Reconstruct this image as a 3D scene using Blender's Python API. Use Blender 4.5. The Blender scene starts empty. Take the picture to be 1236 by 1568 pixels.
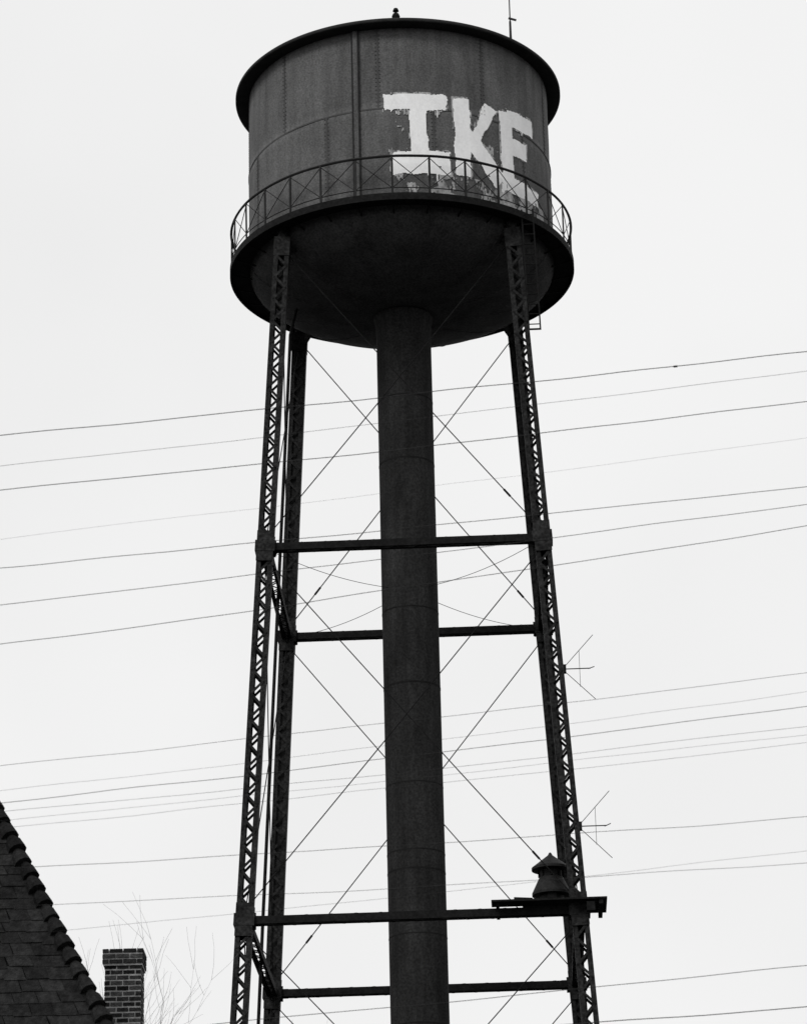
import bpy, math, random
from mathutils import Vector, Matrix, noise
random.seed(7)
sc = bpy.context.scene
R_ = math.radians

# ------------------------------------------------------------ materials
def mat(name, c0, c1, scale=4.0, stretch=(1,1,1), rough=0.7, spec=0.2, bump=0.0, bscale=30, grain=0.0, gscale=14, streak=0.0):
    m = bpy.data.materials.new(name); m.use_nodes = True
    nt = m.node_tree; b = nt.nodes['Principled BSDF']
    b.inputs['Roughness'].default_value = rough
    b.inputs['Specular IOR Level'].default_value = spec
    tc = nt.nodes.new('ShaderNodeTexCoord'); mp = nt.nodes.new('ShaderNodeMapping')
    mp.inputs['Scale'].default_value = stretch
    nt.links.new(tc.outputs['Object'], mp.inputs['Vector'])
    n = nt.nodes.new('ShaderNodeTexNoise'); n.inputs['Scale'].default_value = scale
    n.inputs['Detail'].default_value = 8; n.inputs['Roughness'].default_value = 0.65
    nt.links.new(mp.outputs[0], n.inputs['Vector'])
    cr = nt.nodes.new('ShaderNodeValToRGB')
    cr.color_ramp.elements[0].position = 0.3; cr.color_ramp.elements[1].position = 0.7
    cr.color_ramp.elements[0].color = (c0, c0, c0, 1); cr.color_ramp.elements[1].color = (c1, c1, c1, 1)
    nt.links.new(n.outputs['Fac'], cr.inputs['Fac'])
    out = cr.outputs['Color']
    def layer(out, vec, sc_, amt, det):
        g = nt.nodes.new('ShaderNodeTexNoise'); g.inputs['Scale'].default_value = sc_; g.inputs['Detail'].default_value = det
        nt.links.new(vec, g.inputs['Vector'])
        mr = nt.nodes.new('ShaderNodeMapRange')
        mr.inputs['From Min'].default_value = 0.3; mr.inputs['From Max'].default_value = 0.7
        mr.inputs['To Min'].default_value = 1 - amt; mr.inputs['To Max'].default_value = 1 + amt
        nt.links.new(g.outputs['Fac'], mr.inputs['Value'])
        mx = nt.nodes.new('ShaderNodeMix'); mx.data_type = 'RGBA'; mx.blend_type = 'MULTIPLY'
        mx.inputs['Factor'].default_value = 1
        nt.links.new(out, mx.inputs['A']); nt.links.new(mr.outputs[0], mx.inputs['B'])
        return mx.outputs['Result']
    if grain > 0: out = layer(out, tc.outputs['Object'], gscale, grain, 4)
    if streak > 0:
        mp2 = nt.nodes.new('ShaderNodeMapping'); mp2.inputs['Scale'].default_value = (1, 1, 0.07)
        nt.links.new(tc.outputs['Object'], mp2.inputs['Vector'])
        out = layer(out, mp2.outputs[0], 4.5, streak, 6)
    nt.links.new(out, b.inputs['Base Color'])
    if bump > 0:
        n2 = nt.nodes.new('ShaderNodeTexNoise'); n2.inputs['Scale'].default_value = bscale
        nt.links.new(mp.outputs[0], n2.inputs['Vector'])
        bp = nt.nodes.new('ShaderNodeBump'); bp.inputs['Strength'].default_value = bump; bp.inputs['Distance'].default_value = 0.05
        nt.links.new(n2.outputs['Fac'], bp.inputs['Height']); nt.links.new(bp.outputs[0], b.inputs['Normal'])
    return m

M_tank = mat('tank_paint', 0.070, 0.122, 1.0, (1, 1, 0.5), 0.78, 0.12, 0.25, 1.2, 0.32, 22, 0.2)
M_seam = mat('tank_seam_paint', 0.052, 0.082, 3, (1,1,1), 0.75, 0.1)
M_rim = mat('rim_paint', 0.015, 0.03, 3, (1,1,1), 0.75, 0.1)
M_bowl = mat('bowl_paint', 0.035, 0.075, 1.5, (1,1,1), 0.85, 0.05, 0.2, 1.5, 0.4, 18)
M_riser = mat('riser_paint', 0.014, 0.031, 1.3, (1,1,0.4), 0.85, 0.05, 0.15, 2, 0.4, 18, 0.25)
M_band = mat('riser_band_paint', 0.009, 0.018, 3, (1,1,1), 0.85, 0.05)
M_steel = mat('dark_steel', 0.006, 0.014, 5, (1,1,1), 0.75, 0.06, 0.2, 8, 0.3)
M_leg = mat('leg_steel', 0.006, 0.028, 3.5, (1,1,1), 0.75, 0.08, 0.2, 8, 0.5)
M_rail = mat('rail_steel', 0.010, 0.025, 5, (1,1,1), 0.6, 0.1)
M_white = mat('white_paint', 0.76, 0.9, 3, (1,1,0.5), 0.6, 0.3, 0.1, 20, 0.04)
M_wash = mat('thin_white_wash', 0.16, 0.5, 6, (1,1,0.4), 0.7, 0.2, 0, 20, 0.2)
M_wire = mat('wire_sheath', 0.02, 0.04, 2, (1,1,1), 0.8, 0.1)
M_ground = mat('grass_ground', 0.035, 0.07, 0.6, (1,1,1), 1.0, 0.05, 0.6, 6, 0.3)
M_bark = mat('bark', 0.06, 0.14, 6, (1,1,0.3), 0.9, 0.1, 0.5, 20)
M_pole = mat('pole_wood', 0.05, 0.12, 6, (1,1,0.15), 0.9, 0.1, 0.5, 20)
M_wall = mat('clapboard', 0.4, 0.55, 2, (1,1,6), 0.8, 0.2, 0.2, 4)
M_trim = mat('trim_paint', 0.6, 0.7, 3, (1,1,1), 0.6, 0.3)
M_glass = mat('window_glass', 0.02, 0.03, 1, (1,1,1), 0.05, 0.5)
M_siren = mat('siren_paint', 0.006, 0.02, 6, (1,1,1), 0.6, 0.12, 0.1, 10, 0.2)
M_ins = mat('insulator', 0.2, 0.3, 3, (1,1,1), 0.2, 0.5)

def attr_mat(name, lo, hi, rough=0.9):
    m = mat(name, lo, hi, 9, (1,1,1), rough, 0.05, 0.6, 40, 0.35)
    nt = m.node_tree; b = nt.nodes['Principled BSDF']
    src = b.inputs['Base Color'].links[0].from_socket
    a = nt.nodes.new('ShaderNodeAttribute'); a.attribute_name = 'tone'
    mx = nt.nodes.new('ShaderNodeMix'); mx.data_type = 'RGBA'; mx.blend_type = 'MULTIPLY'; mx.inputs['Factor'].default_value = 1
    nt.links.new(src, mx.inputs['A']); nt.links.new(a.outputs['Color'], mx.inputs['B'])
    nt.links.new(mx.outputs['Result'], b.inputs['Base Color'])
    return m
M_shingle = attr_mat('slate_shingle', 0.012, 0.028)
M_brick = attr_mat('chimney_brick', 0.018, 0.045)
M_mortar = mat('mortar', 0.25, 0.45, 9, (1,1,1), 0.9, 0.1, 0, 20, 0.3)

# ------------------------------------------------------------ mesh builder
class MB:
    def __init__(s): s.v = []; s.f = []; s.m = []; s.t = []; s.mi = 0; s.tone = 1.0
    def face(s, idx): s.f.append(idx); s.m.append(s.mi); s.t.append(s.tone)
    def hexa(s, c8):
        b = len(s.v); s.v += [tuple(c) for c in c8]
        for q in ((0,3,2,1),(4,5,6,7),(0,1,5,4),(1,2,6,5),(2,3,7,6),(3,0,4,7)):
            s.face(tuple(b+i for i in q))
    def box(s, c, sx, sy, sz, rot=None):
        c = Vector(c); M = rot or Matrix.Identity(3)
        pts = [c + M @ Vector((x*sx/2, y*sy/2, z*sz/2)) for z in (-1,1) for x, y in ((-1,-1),(1,-1),(1,1),(-1,1))]
        s.hexa(pts)
    def beam(s, p0, p1, w, d, wdir=Vector((1,0,0)), off=(0,0)):
        p0 = Vector(p0); p1 = Vector(p1); a = (p1-p0).normalized()
        wd = Vector(wdir); wd = (wd - a*wd.dot(a)).normalized(); dd = a.cross(wd)
        o = wd*off[0] + dd*off[1]
        pts = [p + o + wd*x*w/2 + dd*y*d/2 for p in (p0, p1) for x, y in ((-1,-1),(1,-1),(1,1),(-1,1))]
        s.hexa(pts)
    def tube(s, p0, p1, r0, r1=None, n=8):
        r1 = r0 if r1 is None else r1
        p0 = Vector(p0); p1 = Vector(p1); a = (p1-p0)
        if a.length < 1e-6: return
        a.normalize()
        u = a.cross(Vector((0,0,1)) if abs(a.z) < 0.9 else Vector((1,0,0))).normalized(); w = a.cross(u)
        b = len(s.v)
        for p, r in ((p0, r0), (p1, r1)):
            for i in range(n):
                t = 2*math.pi*i/n
                s.v.append(tuple(p + u*math.cos(t)*r + w*math.sin(t)*r))
        for i in range(n):
            j = (i+1) % n
            s.face((b+i, b+j, b+n+j, b+n+i))
        s.face(tuple(b+i for i in reversed(range(n)))); s.face(tuple(b+n+i for i in range(n)))
    def path(s, pts, r, n=6):
        pts = [Vector(p) for p in pts]; b0 = len(s.v)
        for k, p in enumerate(pts):
            a = (pts[min(k+1, len(pts)-1)] - pts[max(k-1, 0)]).normalized()
            u = a.cross(Vector((0,0,1)) if abs(a.z) < 0.9 else Vector((1,0,0))).normalized(); w = a.cross(u)
            for i in range(n):
                t = 2*math.pi*i/n; s.v.append(tuple(p + u*math.cos(t)*r + w*math.sin(t)*r))
        for k in range(len(pts)-1):
            for i in range(n):
                j = (i+1) % n; b = b0+k*n
                s.face((b+i, b+j, b+n+j, b+n+i))
    def revolve(s, prof, n=96, c=(0,0,0)):
        b = len(s.v)
        for r, z in prof:
            for i in range(n):
                t = 2*math.pi*i/n; s.v.append((c[0]+r*math.cos(t), c[1]+r*math.sin(t), c[2]+z))
        for k in range(len(prof)-1):
            for i in range(n):
                j = (i+1) % n; s.face((b+k*n+i, b+k*n+j, b+(k+1)*n+j, b+(k+1)*n+i))
    def obj(s, name, mats, parent=None, smooth=False, tone=False):
        me = bpy.data.meshes.new(name); me.from_pydata(s.v, [], s.f)
        for m in mats: me.materials.append(m)
        me.polygons.foreach_set('material_index', s.m)
        if smooth: me.polygons.foreach_set('use_smooth', [True]*len(s.f))
        if tone:
            at = me.attributes.new('tone', 'FLOAT_COLOR', 'FACE')
            for i, t in enumerate(s.t): at.data[i].color = (t, t, t, 1)
        me.update()
        o = bpy.data.objects.new(name, me); sc.collection.objects.link(o)
        if parent: o.parent = parent
        return o
def empty(name, loc=(0,0,0)):
    e = bpy.data.objects.new(name, None); e.location = loc; sc.collection.objects.link(e); e.empty_display_size = 0.5
    return e

# ------------------------------------------------------------ water tower
tower = empty('water_tower')
RT = 4.22
ZB = 39.4; ZT = 44.74
YAW = R_(-2.0)
RY = Matrix.Rotation(YAW, 3, 'Z')
def half(z): return 3.55 - 0.053*(z-30.0)
def corner(sx, sy, z): h = half(z); return RY @ Vector((sx*h, sy*h, z))
XD = RY @ Vector((1,0,0)); YD = RY @ Vector((0,1,0))
# tank wall: two plate courses with a lapped step, plates very slightly dished
b = MB()
NA = 180
prof = [(RT+0.018, ZB + (42.26-ZB)*i/12) for i in range(13)] + [(RT, 42.27 + (ZT-42.27)*i/12) for i in range(13)]
for r, z in prof:
    for i in range(NA):
        t = 2*math.pi*i/NA
        r2 = r + 0.010*noise.noise(Vector((math.cos(t)*4, math.sin(t)*4, z*1.1))) - 0.004
        b.v.append((r2*math.cos(t), r2*math.sin(t), z))
for k in range(len(prof)-1):
    for i in range(NA):
        j = (i+1) % NA; b.face((k*NA+i, k*NA+j, (k+1)*NA+j, (k+1)*NA+i))
b.obj('tank_wall', [M_tank], tower, True)
b = MB()
for k in range(9):
    for (z0, z1, rr, o) in ((ZB+0.1, 42.25, RT+0.018, 0), (42.3, ZT, RT, 20)):
        t = R_(k*40 + o + 12.8 - 90)
        c = Vector((math.cos(t), math.sin(t), 0))
        b.beam(c*(rr+0.001)+Vector((0,0,z0)), c*(rr+0.001)+Vector((0,0,z1)), 0.04, 0.016, Vector((-c.y, c.x, 0)))
        tg = Vector((-c.y, c.x, 0)); z = z0+0.05
        while z < z1-0.03:      # rivet rows
            for o2 in (-0.05, 0.05):
                b.beam(c*(rr-0.002)+tg*o2+Vector((0,0,z)), c*(rr+0.014)+tg*o2+Vector((0,0,z)), 0.022, 0.022, tg)
            z += 0.12
b.revolve([(RT+0.015, 42.22), (RT+0.028, 42.225), (RT+0.028, 42.27), (RT-0.002, 42.275)], 160)
b.obj('tank_seams', [M_seam], tower)
# vertical conduit/channel up the tank
b = MB()
t = R_(-90-15.4); c = Vector((math.cos(t), math.sin(t), 0)); tg = Vector((-c.y, c.x, 0))
for o in (-0.085, 0.085):
    b.beam(c*(RT+0.06)+tg*o+Vector((0,0,ZB+0.1)), c*(RT+0.06)+tg*o+Vector((0,0,ZT-0.02)), 0.03, 0.05, tg)
b.mi = 1
b.beam(c*(RT+0.045)+Vector((0,0,ZB+0.1)), c*(RT+0.045)+Vector((0,0,ZT-0.02)), 0.135, 0.03, tg)
b.obj('tank_wall_channel', [M_rim, M_tank], tower)
# rim
b = MB()
b.revolve([(RT-0.02, 44.70), (RT+0.1, 44.69), (4.57, 44.69), (4.60, 44.71), (4.60, 44.78), (4.56, 44.82)], 160)
b.obj('roof_eave', [M_rim], tower, True)
b = MB(); b.revolve([(4.56, 44.82), (2.3, 45.95), (0.02, 46.95)], 96); b.obj('roof', [M_tank], tower, True)
b = MB()
b.tube((0,0,46.85), (0,0,47.75), 0.03, 0.03, 10)
b.revolve([(0.0,47.38),(0.09,47.42),(0.12,47.5),(0.09,47.58),(0.0,47.62)], 20)
b.tube((0,0,47.68), (0,0,47.76), 0.09, 0.06, 14)
b.obj('roof_finial', [M_steel], tower)
b = MB()
b.tube((3.13,-3.3,44.7), (3.13,-3.3,46.3), 0.02, 0.016, 8)
b.tube((3.13,-3.3,44.8), (3.13,-3.3,45.35), 0.035, 0.03, 8)
b.beam((3.09,-3.3,45.45), (3.3,-3.3,45.38), 0.04, 0.05, Vector((0,1,0)))
b.obj('roof_mast', [M_wire], tower)
# ellipsoidal bowl
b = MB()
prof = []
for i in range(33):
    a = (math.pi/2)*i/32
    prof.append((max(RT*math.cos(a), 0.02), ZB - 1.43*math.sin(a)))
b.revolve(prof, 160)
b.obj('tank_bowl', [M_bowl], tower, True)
b = MB()
for k in range(12):
    t = R_(k*30+11)
    pts = []
    for i in range(2, 26):
        a = (math.pi/2)*i/32
        pts.append((1.002*RT*math.cos(a)*math.cos(t), 1.002*RT*math.cos(a)*math.sin(t), ZB-1.435*math.sin(a)))
    b.path(pts, 0.009, 5)
b.obj('bowl_seams', [M_bowl], tower)
# walkway
b = MB()
b.revolve([(RT+0.01, 39.34), (4.70, 39.30), (4.70, 39.24), (4.77, 39.24), (4.77, 39.44), (4.70, 39.44), (4.70, 39.42), (RT+0.01, 39.42)], 160)
NP = 30
for k in range(NP):
    t = 2*math.pi*(k+0.3)/NP
    c = Vector((math.cos(t), math.sin(t), 0))
    b.beam(c*(RT-0.1)+Vector((0,0,39.15)), c*4.68+Vector((0,0,39.28)), 0.03, 0.04, Vector((-c.y,c.x,0)))
b.obj('walkway', [M_steel], tower)
b = MB()
def ringpath(r, z, rad, n=120, nn=6):
    pts = [(r*math.cos(2*math.pi*i/n), r*math.sin(2*math.pi*i/n), z + 0.012*noise.noise(Vector((math.cos(6.2832*i/n)*5, math.sin(6.2832*i/n)*5, z)))) for i in range(n+1)]
    b.path(pts, rad, nn)
ringpath(4.73, 40.54, 0.036)
ringpath(4.73, 39.6, 0.014)
for k in range(NP):
    t0 = 2*math.pi*(k+0.3)/NP; t1 = 2*math.pi*(k+1.3)/NP
    a0 = Vector((4.73*math.cos(t0), 4.73*math.sin(t0), 0)); a1 = Vector((4.73*math.cos(t1), 4.73*math.sin(t1), 0))
    b.beam(a0+Vector((0,0,39.4)), a0*random.uniform(.998,1.003)+Vector((0,0,40.54)), 0.055, 0.03, Vector((-a0.y, a0.x, 0)))
    b.tube(a0+Vector((0,0,39.6)), a1+Vector((0,0,40.5)), 0.012, n=5)
    b.tube(a1*0.998+Vector((0,0,39.6)), a0*0.998+Vector((0,0,40.5)), 0.012, n=5)
b.obj('walkway_railing', [M_rail], tower)

# riser
b = MB()
b.revolve([(0.82, 37.95), (0.77, 37.75), (0.75, 37.4), (0.75, 0.0)], 64)
b.obj('riser_pipe', [M_riser], tower, True)
b = MB()
for k, z in enumerate((35.4, 33.55, 31.2, 29.3, 27.2, 24.5, 22.7, 22.2, 20.5, 18.2, 16, 13.8, 11.6, 9.4, 7.2, 5, 2.8)):
    w = (0.016, 0.022, 0.012)[k % 3]
    b.revolve([(0.749, z-w), (0.756, z-w), (0.756, z+w), (0.749, z+w)], 64)
b.obj('riser_bands', [M_band], tower)

# legs
b = MB()
def leg(sx, sy):
    p0 = corner(sx, sy, 0.3); p1 = corner(sx, sy, 39.0)
    a = (p1-p0).normalized()
    W = 0.41; Dp = 0.34
    wd = (XD - a*XD.dot(a)).normalized(); dd = a.cross(wd)
    for s in (-1, 1):
        b.beam(p0, p1, 0.022, Dp, XD, (s*(W/2-0.011), 0))
        for t in (-1, 1):
            b.beam(p0, p1, 0.098, 0.02, XD, (s*(W/2-0.072), t*(Dp/2-0.012)))
    L = (p1-p0).length
    pitch = 0.33; n = int(L/pitch)
    for t in (-1, 1):
        for i in range(n):
            s = 1 if i % 2 else -1
            q0 = p0 + a*(i*pitch) + wd*(s*0.15) + dd*(t*(Dp/2+0.004+0.003*(i%2)))
            q1 = p0 + a*((i+1)*pitch) - wd*(s*0.15) + dd*(t*(Dp/2+0.004+0.003*(i%2)))
            b.beam(q0, q1, 0.066, 0.012, wd)
            b.box(q0 + dd*(t*0.012), 0.035, 0.02, 0.035, RY)
    if sy > 0:
        b.beam(p0, p1, W-0.05, 0.02, XD, (0, 0.09))
        b.beam(p0, p1, W-0.05, 0.02, XD, (0, -0.09))
    for z in (30.0, 20.1, 10.2):   # joint gussets
        c = corner(sx, sy, z)
        ln = 0.42
        for t in (-1, 1):
            b.beam(c - a*ln, c + a*ln, W+0.02, 0.02, XD, (0, t*(Dp/2+0.03)))
        b.beam(c - a*0.15, c+a*0.15, W+0.1, Dp+0.1, XD)
        for k, dirv in enumerate((XD*(-sx), YD*(-sy))):
            for q, hh in ((0.28, 0.42), (0.42, 0.26)):
                b.beam(c + dirv*0.1, c + dirv*q, hh, 0.03 + 0.006*k + (0.004 if q > .3 else 0), Vector((0,0,1)))
    # head shoe bolted to the tank
    c = corner(sx, sy, 39.0)
    b.beam(c-a*0.55, c+a*0.02, W+0.02, Dp+0.03, XD)
    b.tube(c-a*0.02, c+a*0.28, 0.15, 0.15, 14)
    b.tube(c+a*0.26, c+a*0.36, 0.2, 0.16, 14)
    cc = Vector((c.x, c.y, 0)).normalized()
    b.beam(c-a*0.2-cc*0.1, c-cc*0.45+Vector((0,0,0.1)), 0.05, 0.5, Vector((-cc.y, cc.x, 0)))
    b.mi = 1
    f = corner(sx, sy, 0.15); b.box(f, 1.3, 1.3, 0.5, RY); b.mi = 0
for sx in (-1, 1):
    for sy in (-1, 1): leg(sx, sy)
b.obj('legs', [M_leg, M_mortar], tower)

# struts
b = MB()
def strut(p0, p1):
    a = (p1-p0).normalized(); up = Vector((0,0,1)); sd = a.cross(up).normalized()
    for s in (-1, 1):
        b.beam(p0, p1, 0.02, 0.19, sd, (s*0.13, 0))
        for t in (-1, 1):
            b.beam(p0, p1, 0.05, 0.016, sd, (s*0.095, t*0.087))
    L = (p1-p0).length; n = int(L/0.3)
    for i in range(n):
        s = 1 if i % 2 else -1
        for zz in (-0.1, 0.1):
            q0 = p0 + a*(L*i/n) + sd*s*0.11 + up*(zz+0.002*(i%2)); q1 = p0 + a*(L*(i+1)/n) - sd*s*0.11 + up*(zz+0.002*(i%2))
            b.beam(q0, q1, 0.045, 0.01, sd)
def rod(p0, p1, r=0.017, tb=0.78):
    mid = [p0.lerp(p1, t/8) - Vector((0,0,0.03*4*(t/8)*(1-t/8))) for t in range(9)]
    b.path(mid, r, 6)
    q0 = p0.lerp(p1, tb) - Vector((0,0,0.03*4*tb*(1-tb))); q1 = q0 + (p1-p0).normalized()*0.26
    b.tube(q0, q1, 0.03, n=6)
levels = [30.0, 20.1, 10.2]
CS = [(-1,-1),(1,-1),(1,1),(-1,1)]
for z in levels:
    for i in range(4):
        strut(corner(*CS[i], z), corner(*CS[(i+1)%4], z))
b.obj('horizontal_struts', [M_steel], tower)
b = MB()
tops = [38.75, 29.75, 19.85, 9.95]; bots = [30.25, 20.35, 10.45, 0.5]
for zt, zb in zip(tops, bots):
    for i in range(4):
        A = CS[i]; B = CS[(i+1)%4]
        rod(corner(*A, zt), corner(*B, zb), 0.015, 0.86)
        off = Vector((0,0,0.04))
        rod(corner(*B, zt)+off, corner(*A, zb)+off, 0.015, 0.9)
for z in levels[:1]:
    for cnr in CS:
        p = corner(*cnr, z); q = Vector((p.x, p.y, 0)).normalized()*0.77 + Vector((0,0,z-0.1))
        pts = []
        for i in range(13):
            t = i/12; v = p.lerp(q, t); v.z -= 0.16*4*t*(1-t); pts.append(v)
        b.path(pts, 0.008, 5)
b.obj('tie_rods', [M_steel], tower)

# ladder below walkway at right front leg, overflow pipe along left side
b = MB()
l0 = Vector((3.38,-3.45,39.5)); l1 = Vector((3.46,-3.42,36.0))
for s in (-1, 1):
    b.beam(l0+XD*s*0.15, l1+XD*s*0.15, 0.04, 0.05, XD)
n = 12
for i in range(n):
    p = l0.lerp(l1, (i+0.5)/n); b.tube(p-XD*0.15, p+XD*0.15, 0.015, n=6)
b.beam(l1-XD*0.17, l1+XD*0.17, 0.04, 0.04, YD)
b.obj('ladder', [M_steel], tower)
b = MB()
b.path([(-2.9,0.1,38.6), (-3.12,0.1,37.6), (-3.2,0.1,36), (-3.98,0.1,21), (-5.0,0.1,0.0)], 0.045, 8)
b.obj('overflow_pipe', [M_steel], tower)

# small aerials on the right-hand leg
def aerial(z):
    b = MB()
    base = corner(1, -1, z) + XD*0.2
    o = base + XD*0.05
    b.tube(base, base+XD*0.68, 0.014, n=6)
    b.tube(o+Vector((0,0,0.08)), o+XD*0.72+Vector((0,-0.1,0.85)), 0.009, n=5)
    b.tube(o-Vector((0,0,0.08)), o+XD*0.72+Vector((0,-0.1,-0.85)), 0.009, n=5)
    b.tube(o+XD*0.36+Vector((0,0,-0.48)), o+XD*0.36+Vector((0,0,0.48)), 0.006, n=5)
    b.tube(base+XD*0.62+Vector((0,-0.12,-0.05)), base+XD*0.78+Vector((0,0.12,0.08)), 0.012, n=5)
    b.box(base+XD*0.02, 0.1, 0.16, 0.2, RY)
    return b
aerial(26.4).obj('aerial_antenna', [M_wire])
aerial(22.25).obj('aerial_antenna', [M_wire])

# painted letters: cells on the tank wall
quads = []
def Q(*p): quads.append([(R_(a)*RT, z) for a, z in p])
Q((-5.2,42.16),(17.5,42.20),(17.8,42.68),(-5.3,42.66))
Q((4.2,40.75),(10.6,40.75),(9.8,42.3),(3.8,42.3))
Q((-3.0,40.22),(18.8,40.28),(18.4,40.96),(-2.6,40.90))
Q((20.6,40.30),(26.6,40.32),(26.9,42.70),(20.3,42.64))
Q((24.5,41.15),(30.0,41.40),(38.7,42.56),(33.4,42.70))
Q((24.5,41.98),(25.0,41.25),(37.0,40.20),(42.0,40.60))
Q((40.4,40.20),(46.4,40.25),(46.4,42.74),(40.2,42.62))
Q((44.0,42.24),(59.8,42.32),(60.0,42.86),(44.0,42.74))
Q((44.5,41.38),(54.2,41.44),(54.6,41.95),(44.5,41.90))
Q((43.0,40.20),(61.5,40.25),(62.0,40.66),(43.0,40.70))
rl = random.Random(21)
for _ in range(14):
    a, zt = rl.choice([(rl.uniform(-5,3), 42.25), (rl.uniform(11,17), 42.25), (rl.uniform(-2,17), 40.3), (rl.uniform(21,26), 40.4), (rl.uniform(36,41), 40.4), (rl.uniform(47,60), 42.4), (rl.uniform(44,60), 40.35)])
    ln = rl.uniform(0.1, 0.3); w = rl.uniform(0.4, 0.8)
    Q((a, zt-ln), (a+w, zt-ln), (a+w, zt), (a, zt))
def sd(q, x, y):
    m = 1e9
    for i in range(4):
        x0, y0 = q[i]; x1, y1 = q[(i+1)%4]
        L = math.hypot(x1-x0, y1-y0)
        m = min(m, ((x1-x0)*(y-y0)-(y1-y0)*(x-x0))/L)
    return m
cell = 0.02
bw = MB(); bg = MB()
s0, s1, z0, z1 = -0.6, 5.4, 39.5, 42.98
ns = int((s1-s0)/cell); nz = int((z1-z0)/cell)
def addcell(bb, s, z):
    i0 = len(bb.v); rr = RT + (0.036 if z < 42.29 else 0.010)
    if bb is bg: rr -= 0.001
    for ds, dz in ((0,0),(cell,0),(cell,cell),(0,cell)):
        ph = (s+ds)/RT
        bb.v.append((rr*math.sin(ph), -rr*math.cos(ph), z+dz))
    bb.face((i0, i0+1, i0+2, i0+3))
for i in range(ns):
    for j in range(nz):
        s = s0+i*cell; z = z0+j*cell
        d = max(sd(q, s, z) for q in quads)
        nv = noise.noise(Vector((s*3, z*3, 0)))*0.05 + noise.noise(Vector((s*14, z*9, 3)))*0.02
        hole = noise.noise(Vector((s*11, z*5, 9))) > (0.78 if z > 40.5 else 0.56)
        if d + nv > 0 and not hole:
            addcell(bw, s, z); continue
        ph = math.degrees(s/RT)
        n2 = noise.fractal(Vector((s*2.2, z*2.0, 5)), 1.0, 2.0, 4)
        n3 = noise.noise(Vector((s*22, z*8, 11)))
        env = -0.9
        if -1 < ph < 19 and z < 42.2: env = -0.5
        if -4 < ph < 3.5 and 40.9 < z < 42.2: env = -0.25
        if z < 40.3 and -2 < ph < 66: env = -0.10 + 0.007*(ph-20)
        if 19 < ph < 60 and 40.3 < z < 42.5: env = -0.52
        if d > -0.05: env = max(env, -0.1)
        if n2*0.7 + n3*0.35 + env > 0.0: addcell(bg, s, z)
bw.obj('painted_letters', [M_white], tower)
bg.obj('paint_wash', [M_wash], tower)

# ------------------------------------------------------------ siren + platform
si = empty('warning_siren', (3.3, -3.62, 20.32))
b = MB()
b.revolve([(0.0,1.42),(0.03,1.40),(0.06,1.34),(0.47,1.02),(0.47,0.96),(0.28,0.95),(0.27,0.80),(0.30,0.76),(0.48,0.38),(0.48,0.32),(0.30,0.30),(0.30,0.06),(0.38,0.05),(0.38,0.0),(0.0,0.0)], 40)
b.obj('siren_horns', [M_siren], si)
b = MB()
for k in range(8):
    t = k*math.pi/4; b.beam((0.29*math.cos(t),0.29*math.sin(t),0.78), (0.29*math.cos(t),0.29*math.sin(t),0.99), 0.03, 0.05, Vector((-math.sin(t), math.cos(t), 0)))
b.box((0,-0.33,0.2), 0.22, 0.12, 0.24)
b.obj('siren_body_ribs', [M_steel], si)
pf = empty('siren_platform', (0,0,0))
b = MB()
for i in range(5):
    x0 = 1.95 if i < 2 else 2.7
    b.beam(RY@Vector((x0, -4.5+i*0.3, 20.28)), RY@Vector((4.75, -4.5+i*0.3, 20.28)), 0.27, 0.045, YD)
b.beam(RY@Vector((2.1,-4.5,20.22)), RY@Vector((2.1,-3.1,20.22)), 0.08, 0.08, XD)
b.beam(RY@Vector((4.6,-4.6,20.2)), RY@Vector((4.6,-3.1,20.2)), 0.1, 0.12, XD)
b.beam(RY@Vector((4.35,-4.5,20.2)), RY@Vector((4.35,-4.5,19.98)), 0.2, 0.2, XD)
b.beam(RY@Vector((2.5,-4.4,20.36)), RY@Vector((2.95,-4.4,20.33)), 0.14, 0.07, YD)
b.obj('deck_planks', [M_steel], pf)

# ------------------------------------------------------------ power lines
WL = [(14.20,14.91,.0042,0),(13.86,14.69,.0020,0),(13.59,14.35,.0040,0),(12.74,13.41,.0034,0),(12.34,13.22,.0032,0),(11.91,12.98,.0034,0),
      (10.63,11.41,.0022,0),(10.25,11.07,.0030,0),(10.16,10.86,.0018,0),(9.99,10.69,.0016,0),(9.58,9.92,.0026,0),(9.20,9.46,.0022,0),
      (7.84,8.45,.0034,0),(7.70,8.04,.0045,0),(10.38,11.22,.0014,0),(13.05,13.95,.0010,0),(10.07,10.78,.0014,0),(8.9,9.6,.0014,0)]
b = MB(); ends = []
for i, (zl, zr, r, mi) in enumerate(WL):
    b.mi = mi; pts = []
    sag = 0.0008 + 0.0005*(i % 3)
    for k in range(161):
        x = -20 + 0.25*k
        zz = zl + (zr-zl)*(x+4.1)/8.2 + sag*(x*x-16.8) + 0.016*noise.noise(Vector((x*0.9, i*7.3, 0)))
        pts.append((x, -49, zz))
    b.path(pts, r, 6); ends.append((pts[0], pts[-1]))
b.tube((2.80,-49,14.787), (2.84,-49,14.79), 0.011, n=8)
b.obj('power_lines', [M_wire])
for side in (0, 1):
    x = -20.25 if side == 0 else 20.25
    pe = empty('utility_pole', (x, -49, 0))
    zt = max(e[side][2] for e in ends) + 0.6
    b = MB(); b.tube((0,0,0), (0,0,zt), 0.19, 0.12, 16)
    b.box((0,0,zt-0.9), 0.1, 2.2, 0.12)
    b.obj('pole_and_arms', [M_pole], pe)
    b = MB()
    for e in ends:
        p = e[side]; b.tube((0.0, 0, p[2]), (p[0]-x, 0, p[2]), 0.05, 0.04, 10)
    b.obj('insulators', [M_ins], pe)

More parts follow.
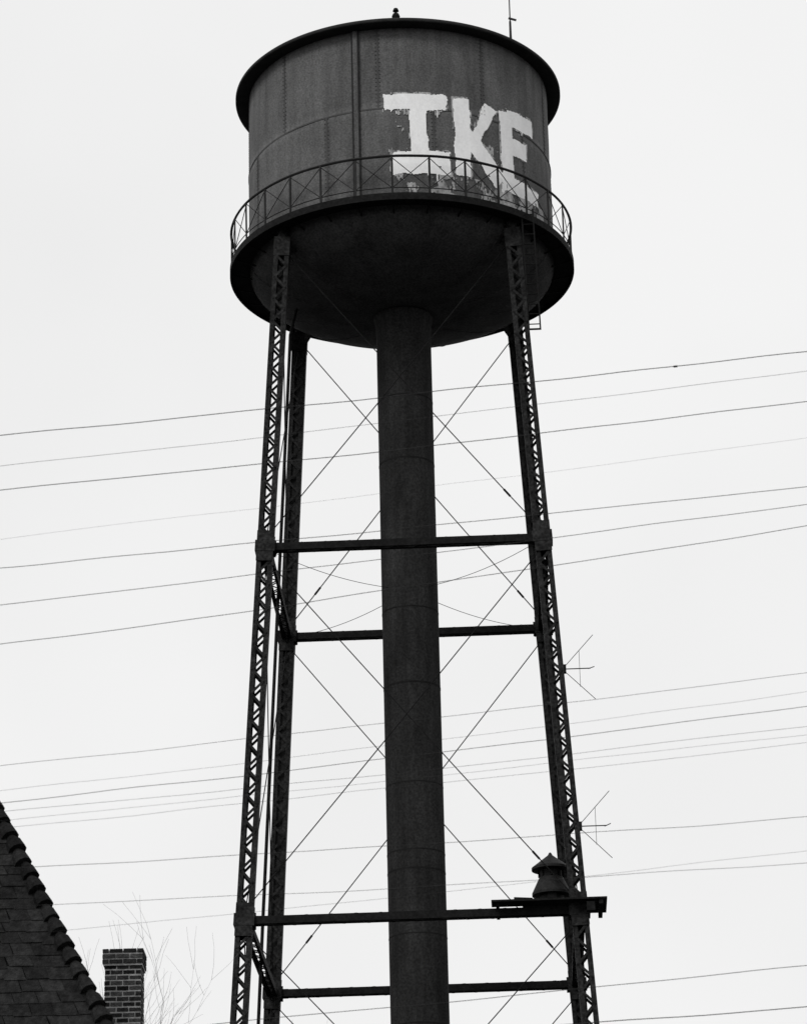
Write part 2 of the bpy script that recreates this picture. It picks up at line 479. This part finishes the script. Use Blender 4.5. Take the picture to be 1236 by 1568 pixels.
# ------------------------------------------------------------ house with steep hip roof
house = empty('hip_roof_house')
EZ = 5.30; AP = 16.40
xr, xl, yf, yb = -1.57, -16.8, -41.4, -30.2
r1 = Vector((-7.23, -35.8, AP)); r0 = Vector((-11.2, -35.8, AP))
c = [Vector((xr,yf,EZ)), Vector((xr,yb,EZ)), Vector((xl,yb,EZ)), Vector((xl,yf,EZ))]
b = MB()
def slope(e0, e1, t1, t0):
    nrm = (e1-e0).cross(t0-e0).normalized()
    if nrm.z < 0: nrm = -nrm
    L = (((t0+t1)/2)-((e0+e1)/2)).length
    n = int(L/0.2)
    for i in range(n):
        a0 = i/n; a1 = min(1, (i+1.15)/n)
        P0 = e0.lerp(t0, a0); P1 = e1.lerp(t1, a0); Q0 = e0.lerp(t0, a1); Q1 = e1.lerp(t1, a1)
        w = (P1-P0).length; m = max(1, int(w/0.28)); sh = 0.5 if i % 2 else 0
        us = [0] + [(k+sh+random.uniform(-.08,.08))/m for k in range(1 if sh==0 else 0, m) if 0.02 < (k+sh)/m < 0.98] + [1]
        for u0, u1 in zip(us, us[1:]):
            b.tone = random.uniform(0.65, 1.35)
            g = 0.003/max(w, .1)
            lift = 0.015 + random.uniform(-0.004, 0.010); dn = random.uniform(-0.03, 0.02)
            dl = (Q0-P0).normalized()*dn
            A = P0.lerp(P1, u0+g)+dl; B = P0.lerp(P1, u1-g)+dl; C = Q0.lerp(Q1, u1-g); D = Q0.lerp(Q1, u0+g)
            b.hexa([A+nrm*(lift-.015), B+nrm*(lift-.015), C-nrm*0.004, D-nrm*0.004, A+nrm*lift, B+nrm*lift, C+nrm*0.006, D+nrm*0.006])
slope(c[3], c[0], r1, r0)
slope(c[0], c[1], r1, r1)
b.tone = 0.7
base = len(b.v); b.v += [tuple(p - Vector((0,0,0.05))) for p in c+[r1, r0]]
for f in ((3,0,4,5),(0,1,4),(1,2,5,4),(2,3,5),(0,3,2,1)): b.face(tuple(base+i for i in f))
b.obj('roof_shingles', [M_shingle], house, tone=True)
b = MB()
def hipcaps(p, q):
    L = (q-p).length; n = int(L/0.27); a = (q-p).normalized()
    for i in range(n):
        b.tone = random.uniform(0.5, 1.1)
        j = Vector((random.uniform(-.015,.015), random.uniform(-.015,.015), random.uniform(-.012,.012)))
        s = p + a*(i*L/n)+j + Vector((0,0,0.02))
        k = random.uniform(.92, 1.08)
        b.tube(s, s + a*(L/n*0.55), 0.125*k, 0.108*k, 10)
        b.tube(s + a*(L/n*0.55), s + a*(L/n+0.03), 0.108*k, 0.035, 10)
for p, q in ((c[0], r1), (c[1], r1), (c[2], r0), (c[3], r0), (r1, r0)): hipcaps(p, q)
b.obj('hip_caps', [M_shingle], house, tone=True)
b = MB()
b.box(((xr+xl)/2, (yf+yb)/2, EZ/2-0.05), xr-xl-1.0, yb-yf-1.0, EZ-0.12)
b.obj('walls', [M_wall], house)
b = MB()
for x in (-3.5, -6.3, -11.7, -14.4):
    for z in (1.7,):
        b.mi = 0; b.box((x, yf+0.49, z), 1.15, 0.08, 1.6); b.mi = 1; b.box((x, yf+0.44, z), 0.95, 0.04, 1.4); b.mi = 0; b.box((x, yf+0.42, z), 0.95, 0.04, 0.05)
for y in (-39, -36, -33):
    b.mi = 0; b.box((xr-0.49, y, 1.9), 0.08, 1.15, 1.6); b.mi = 1; b.box((xr-0.44, y, 1.9), 0.04, 0.95, 1.4)
b.obj('windows', [M_trim, M_glass], house)
b = MB(); b.mi = 0; b.box((-9, yf+0.49, 1.05), 1.2, 0.08, 2.2); b.mi = 1; b.box((-9, yf+0.44, 1.02), 0.95, 0.05, 2.0)
b.mi = 0; b.box((-9, yf+0.1, 0.1), 1.8, 0.9, 0.2)
b.obj('front_door', [M_trim, M_siren], house)
# brick chimney
b = MB(); cx, cy = -4.37, -33.0; W = 0.54; top = 12.47
b.mi = 1; b.box((cx, cy, (9.0+top-0.2)/2), W-0.012, W-0.012, top-0.2-9.0)
b.box((cx, cy, top-0.12), W+0.035, W+0.035, 0.2)
b.mi = 0
z = 9.4; row = 0
while z < top-0.01:
    rem = top - z
    w = W + (0.06 if rem < 0.26 else 0)
    hh = 0.062
    for side in range(4):
        rot = Matrix.Rotation(side*math.pi/2, 3, 'Z')
        if row % 2: segs = [(-.5,-.17),(-.17,.17),(.17,.5)]
        else: segs = [(-.5,-.34),(-.34,0),(0,.34),(.34,.5)]
        for u0, u1 in segs:
            b.tone = random.choice([random.uniform(0.3, 1.4), random.uniform(0.3,1.4), 2.2])
            ctr = Vector((cx, cy, z+hh/2)) + rot @ Vector(((u0+u1)/2*w, -w/2+0.025+random.uniform(-.004,.004), 0))
            b.box(ctr, (u1-u0)*w-0.014, 0.05, hh-random.uniform(0.0,0.01), rot)
    z += 0.08; row += 1
b.tone = 1
b.mi = 1; b.box((cx, cy, top+0.008), W*0.8, W*0.8, 0.03)
b.obj('chimney', [M_brick, M_mortar], house, tone=True)

# ------------------------------------------------------------ bare trees
def tree(loc, H, seed, spread=0.5, rmin=0.0025):
    rnd = random.Random(seed); b = MB()
    def grow(p, d, L, r, dep):
        segs = 3
        for k in range(segs):
            d2 = (d + Vector((rnd.uniform(-1,1), rnd.uniform(-1,1), rnd.uniform(-.3,.6)))*0.15).normalized()
            q = p + d2*(L/segs); rr = r*(0.86 if dep else 0.9)
            b.tube(p, q, r, rr, 8 if dep == 0 else (5 if dep < 3 else 3))
            p, d, r = q, d2, rr
            if dep and k < segs-1 and dep < 6 and rnd.random() < 0.75:
                side = Vector((rnd.uniform(-1,1), rnd.uniform(-1,1), rnd.uniform(-.1,.5)))
                grow(p, (d + side*0.75).normalized(), L*0.62, max(r*0.5, rmin), dep+1+ (1 if dep>3 else 0))
        if dep < 6:
            for k in range(3 if dep < 2 else 2):
                side = Vector((rnd.uniform(-1,1), rnd.uniform(-1,1), rnd.uniform(-.2,.5)))
                grow(p, (d + side*spread).normalized(), L*rnd.uniform(0.66,0.82), max(r*0.6, rmin), dep+1)
    grow(Vector(loc), Vector((0,0,1)), H*0.27, H*0.012, 0)
    zm = max(v[2] for v in b.v); s = H/zm
    b.v = [(loc[0]+(v[0]-loc[0])*s, loc[1]+(v[1]-loc[1])*s, v[2]*s) for v in b.v]
    b.obj('bare_tree', [M_bark])
tree((-5.0,-19,0), 15.2, 3)
tree((-7.6,-17,0), 16.8, 11)

# ------------------------------------------------------------ ground
b = MB(); N = 60
for j in range(N+1):
    for i in range(N+1):
        u = (i/N*2-1); v = (j/N*2-1)
        x = math.copysign(abs(u)**3, u)*3000; y = math.copysign(abs(v)**3, v)*3000
        d = math.hypot(x, y)
        b.v.append((x, y, -0.02 + (noise.noise(Vector((x*.004, y*.004, 0)))*4 if d > 250 else 0)*min(1, max(0, (d-250)/400))))
for j in range(N):
    for i in range(N):
        a = j*(N+1)+i; b.face((a, a+1, a+N+2, a+N+1))
b.obj('ground', [M_ground], None, True)

# ------------------------------------------------------------ sky + sun (overcast)
w = bpy.data.worlds.new("World"); sc.world = w; w.use_nodes = True
nt = w.node_tree; bg_ = nt.nodes['Background']
sky = nt.nodes.new('ShaderNodeTexSky'); sky.sky_type = 'NISHITA'; sky.sun_disc = False
sky.sun_elevation = R_(38); sky.sun_rotation = R_(217)
bwn = nt.nodes.new('ShaderNodeRGBToBW'); nt.links.new(sky.outputs[0], bwn.inputs[0])
tc = nt.nodes.new('ShaderNodeTexCoord'); nz_ = nt.nodes.new('ShaderNodeTexNoise'); nz_.inputs['Scale'].default_value = 5
nz_.inputs['Detail'].default_value = 3
nt.links.new(tc.outputs['Generated'], nz_.inputs['Vector'])
mr = nt.nodes.new('ShaderNodeMapRange'); mr.inputs['From Min'].default_value = 0.3; mr.inputs['From Max'].default_value = 0.7
mr.inputs['To Min'].default_value = 8.8; mr.inputs['To Max'].default_value = 9.5
nt.links.new(nz_.outputs['Fac'], mr.inputs['Value'])
mx = nt.nodes.new('ShaderNodeMix'); mx.data_type = 'FLOAT'; mx.inputs['Factor'].default_value = 0.93
nt.links.new(bwn.outputs[0], mx.inputs['A']); nt.links.new(mr.outputs[0], mx.inputs['B'])
nt.links.new(mx.outputs['Result'], bg_.inputs['Color']); bg_.inputs['Strength'].default_value = 0.1
sd_ = bpy.data.lights.new('sun', 'SUN'); sd_.energy = 1.5; sd_.angle = R_(20); sd_.color = (1, 0.995, 0.985)
so = bpy.data.objects.new('sun', sd_); sc.collection.objects.link(so)
dirv = Vector((-0.6*math.cos(R_(38)), -0.8*math.cos(R_(38)), math.sin(R_(38))))
so.rotation_euler = dirv.to_track_quat('Z', 'Y').to_euler(); so.location = (-30,-30,60)

# ------------------------------------------------------------ camera
cam = bpy.data.cameras.new('camera'); co = bpy.data.objects.new('camera', cam); sc.collection.objects.link(co)
cam.sensor_fit = 'VERTICAL'; cam.sensor_height = 24; cam.lens = 4812/1568*24
cam.clip_end = 8000; cam.clip_start = 0.1
Mx = Matrix.Rotation(0.00148, 4, 'Z') @ Matrix.Rotation(R_(90+21.2), 4, 'X') @ Matrix.Rotation(R_(-1.35), 4, 'Z')
co.matrix_world = Matrix.Translation((0, -79, 1.6)) @ Mx
cam.dof.use_dof = True; cam.dof.focus_distance = 83; cam.dof.aperture_fstop = 4.0
sc.camera = co
sc.view_settings.view_transform = 'Standard'; sc.view_settings.look = 'None'; sc.view_settings.exposure = 0
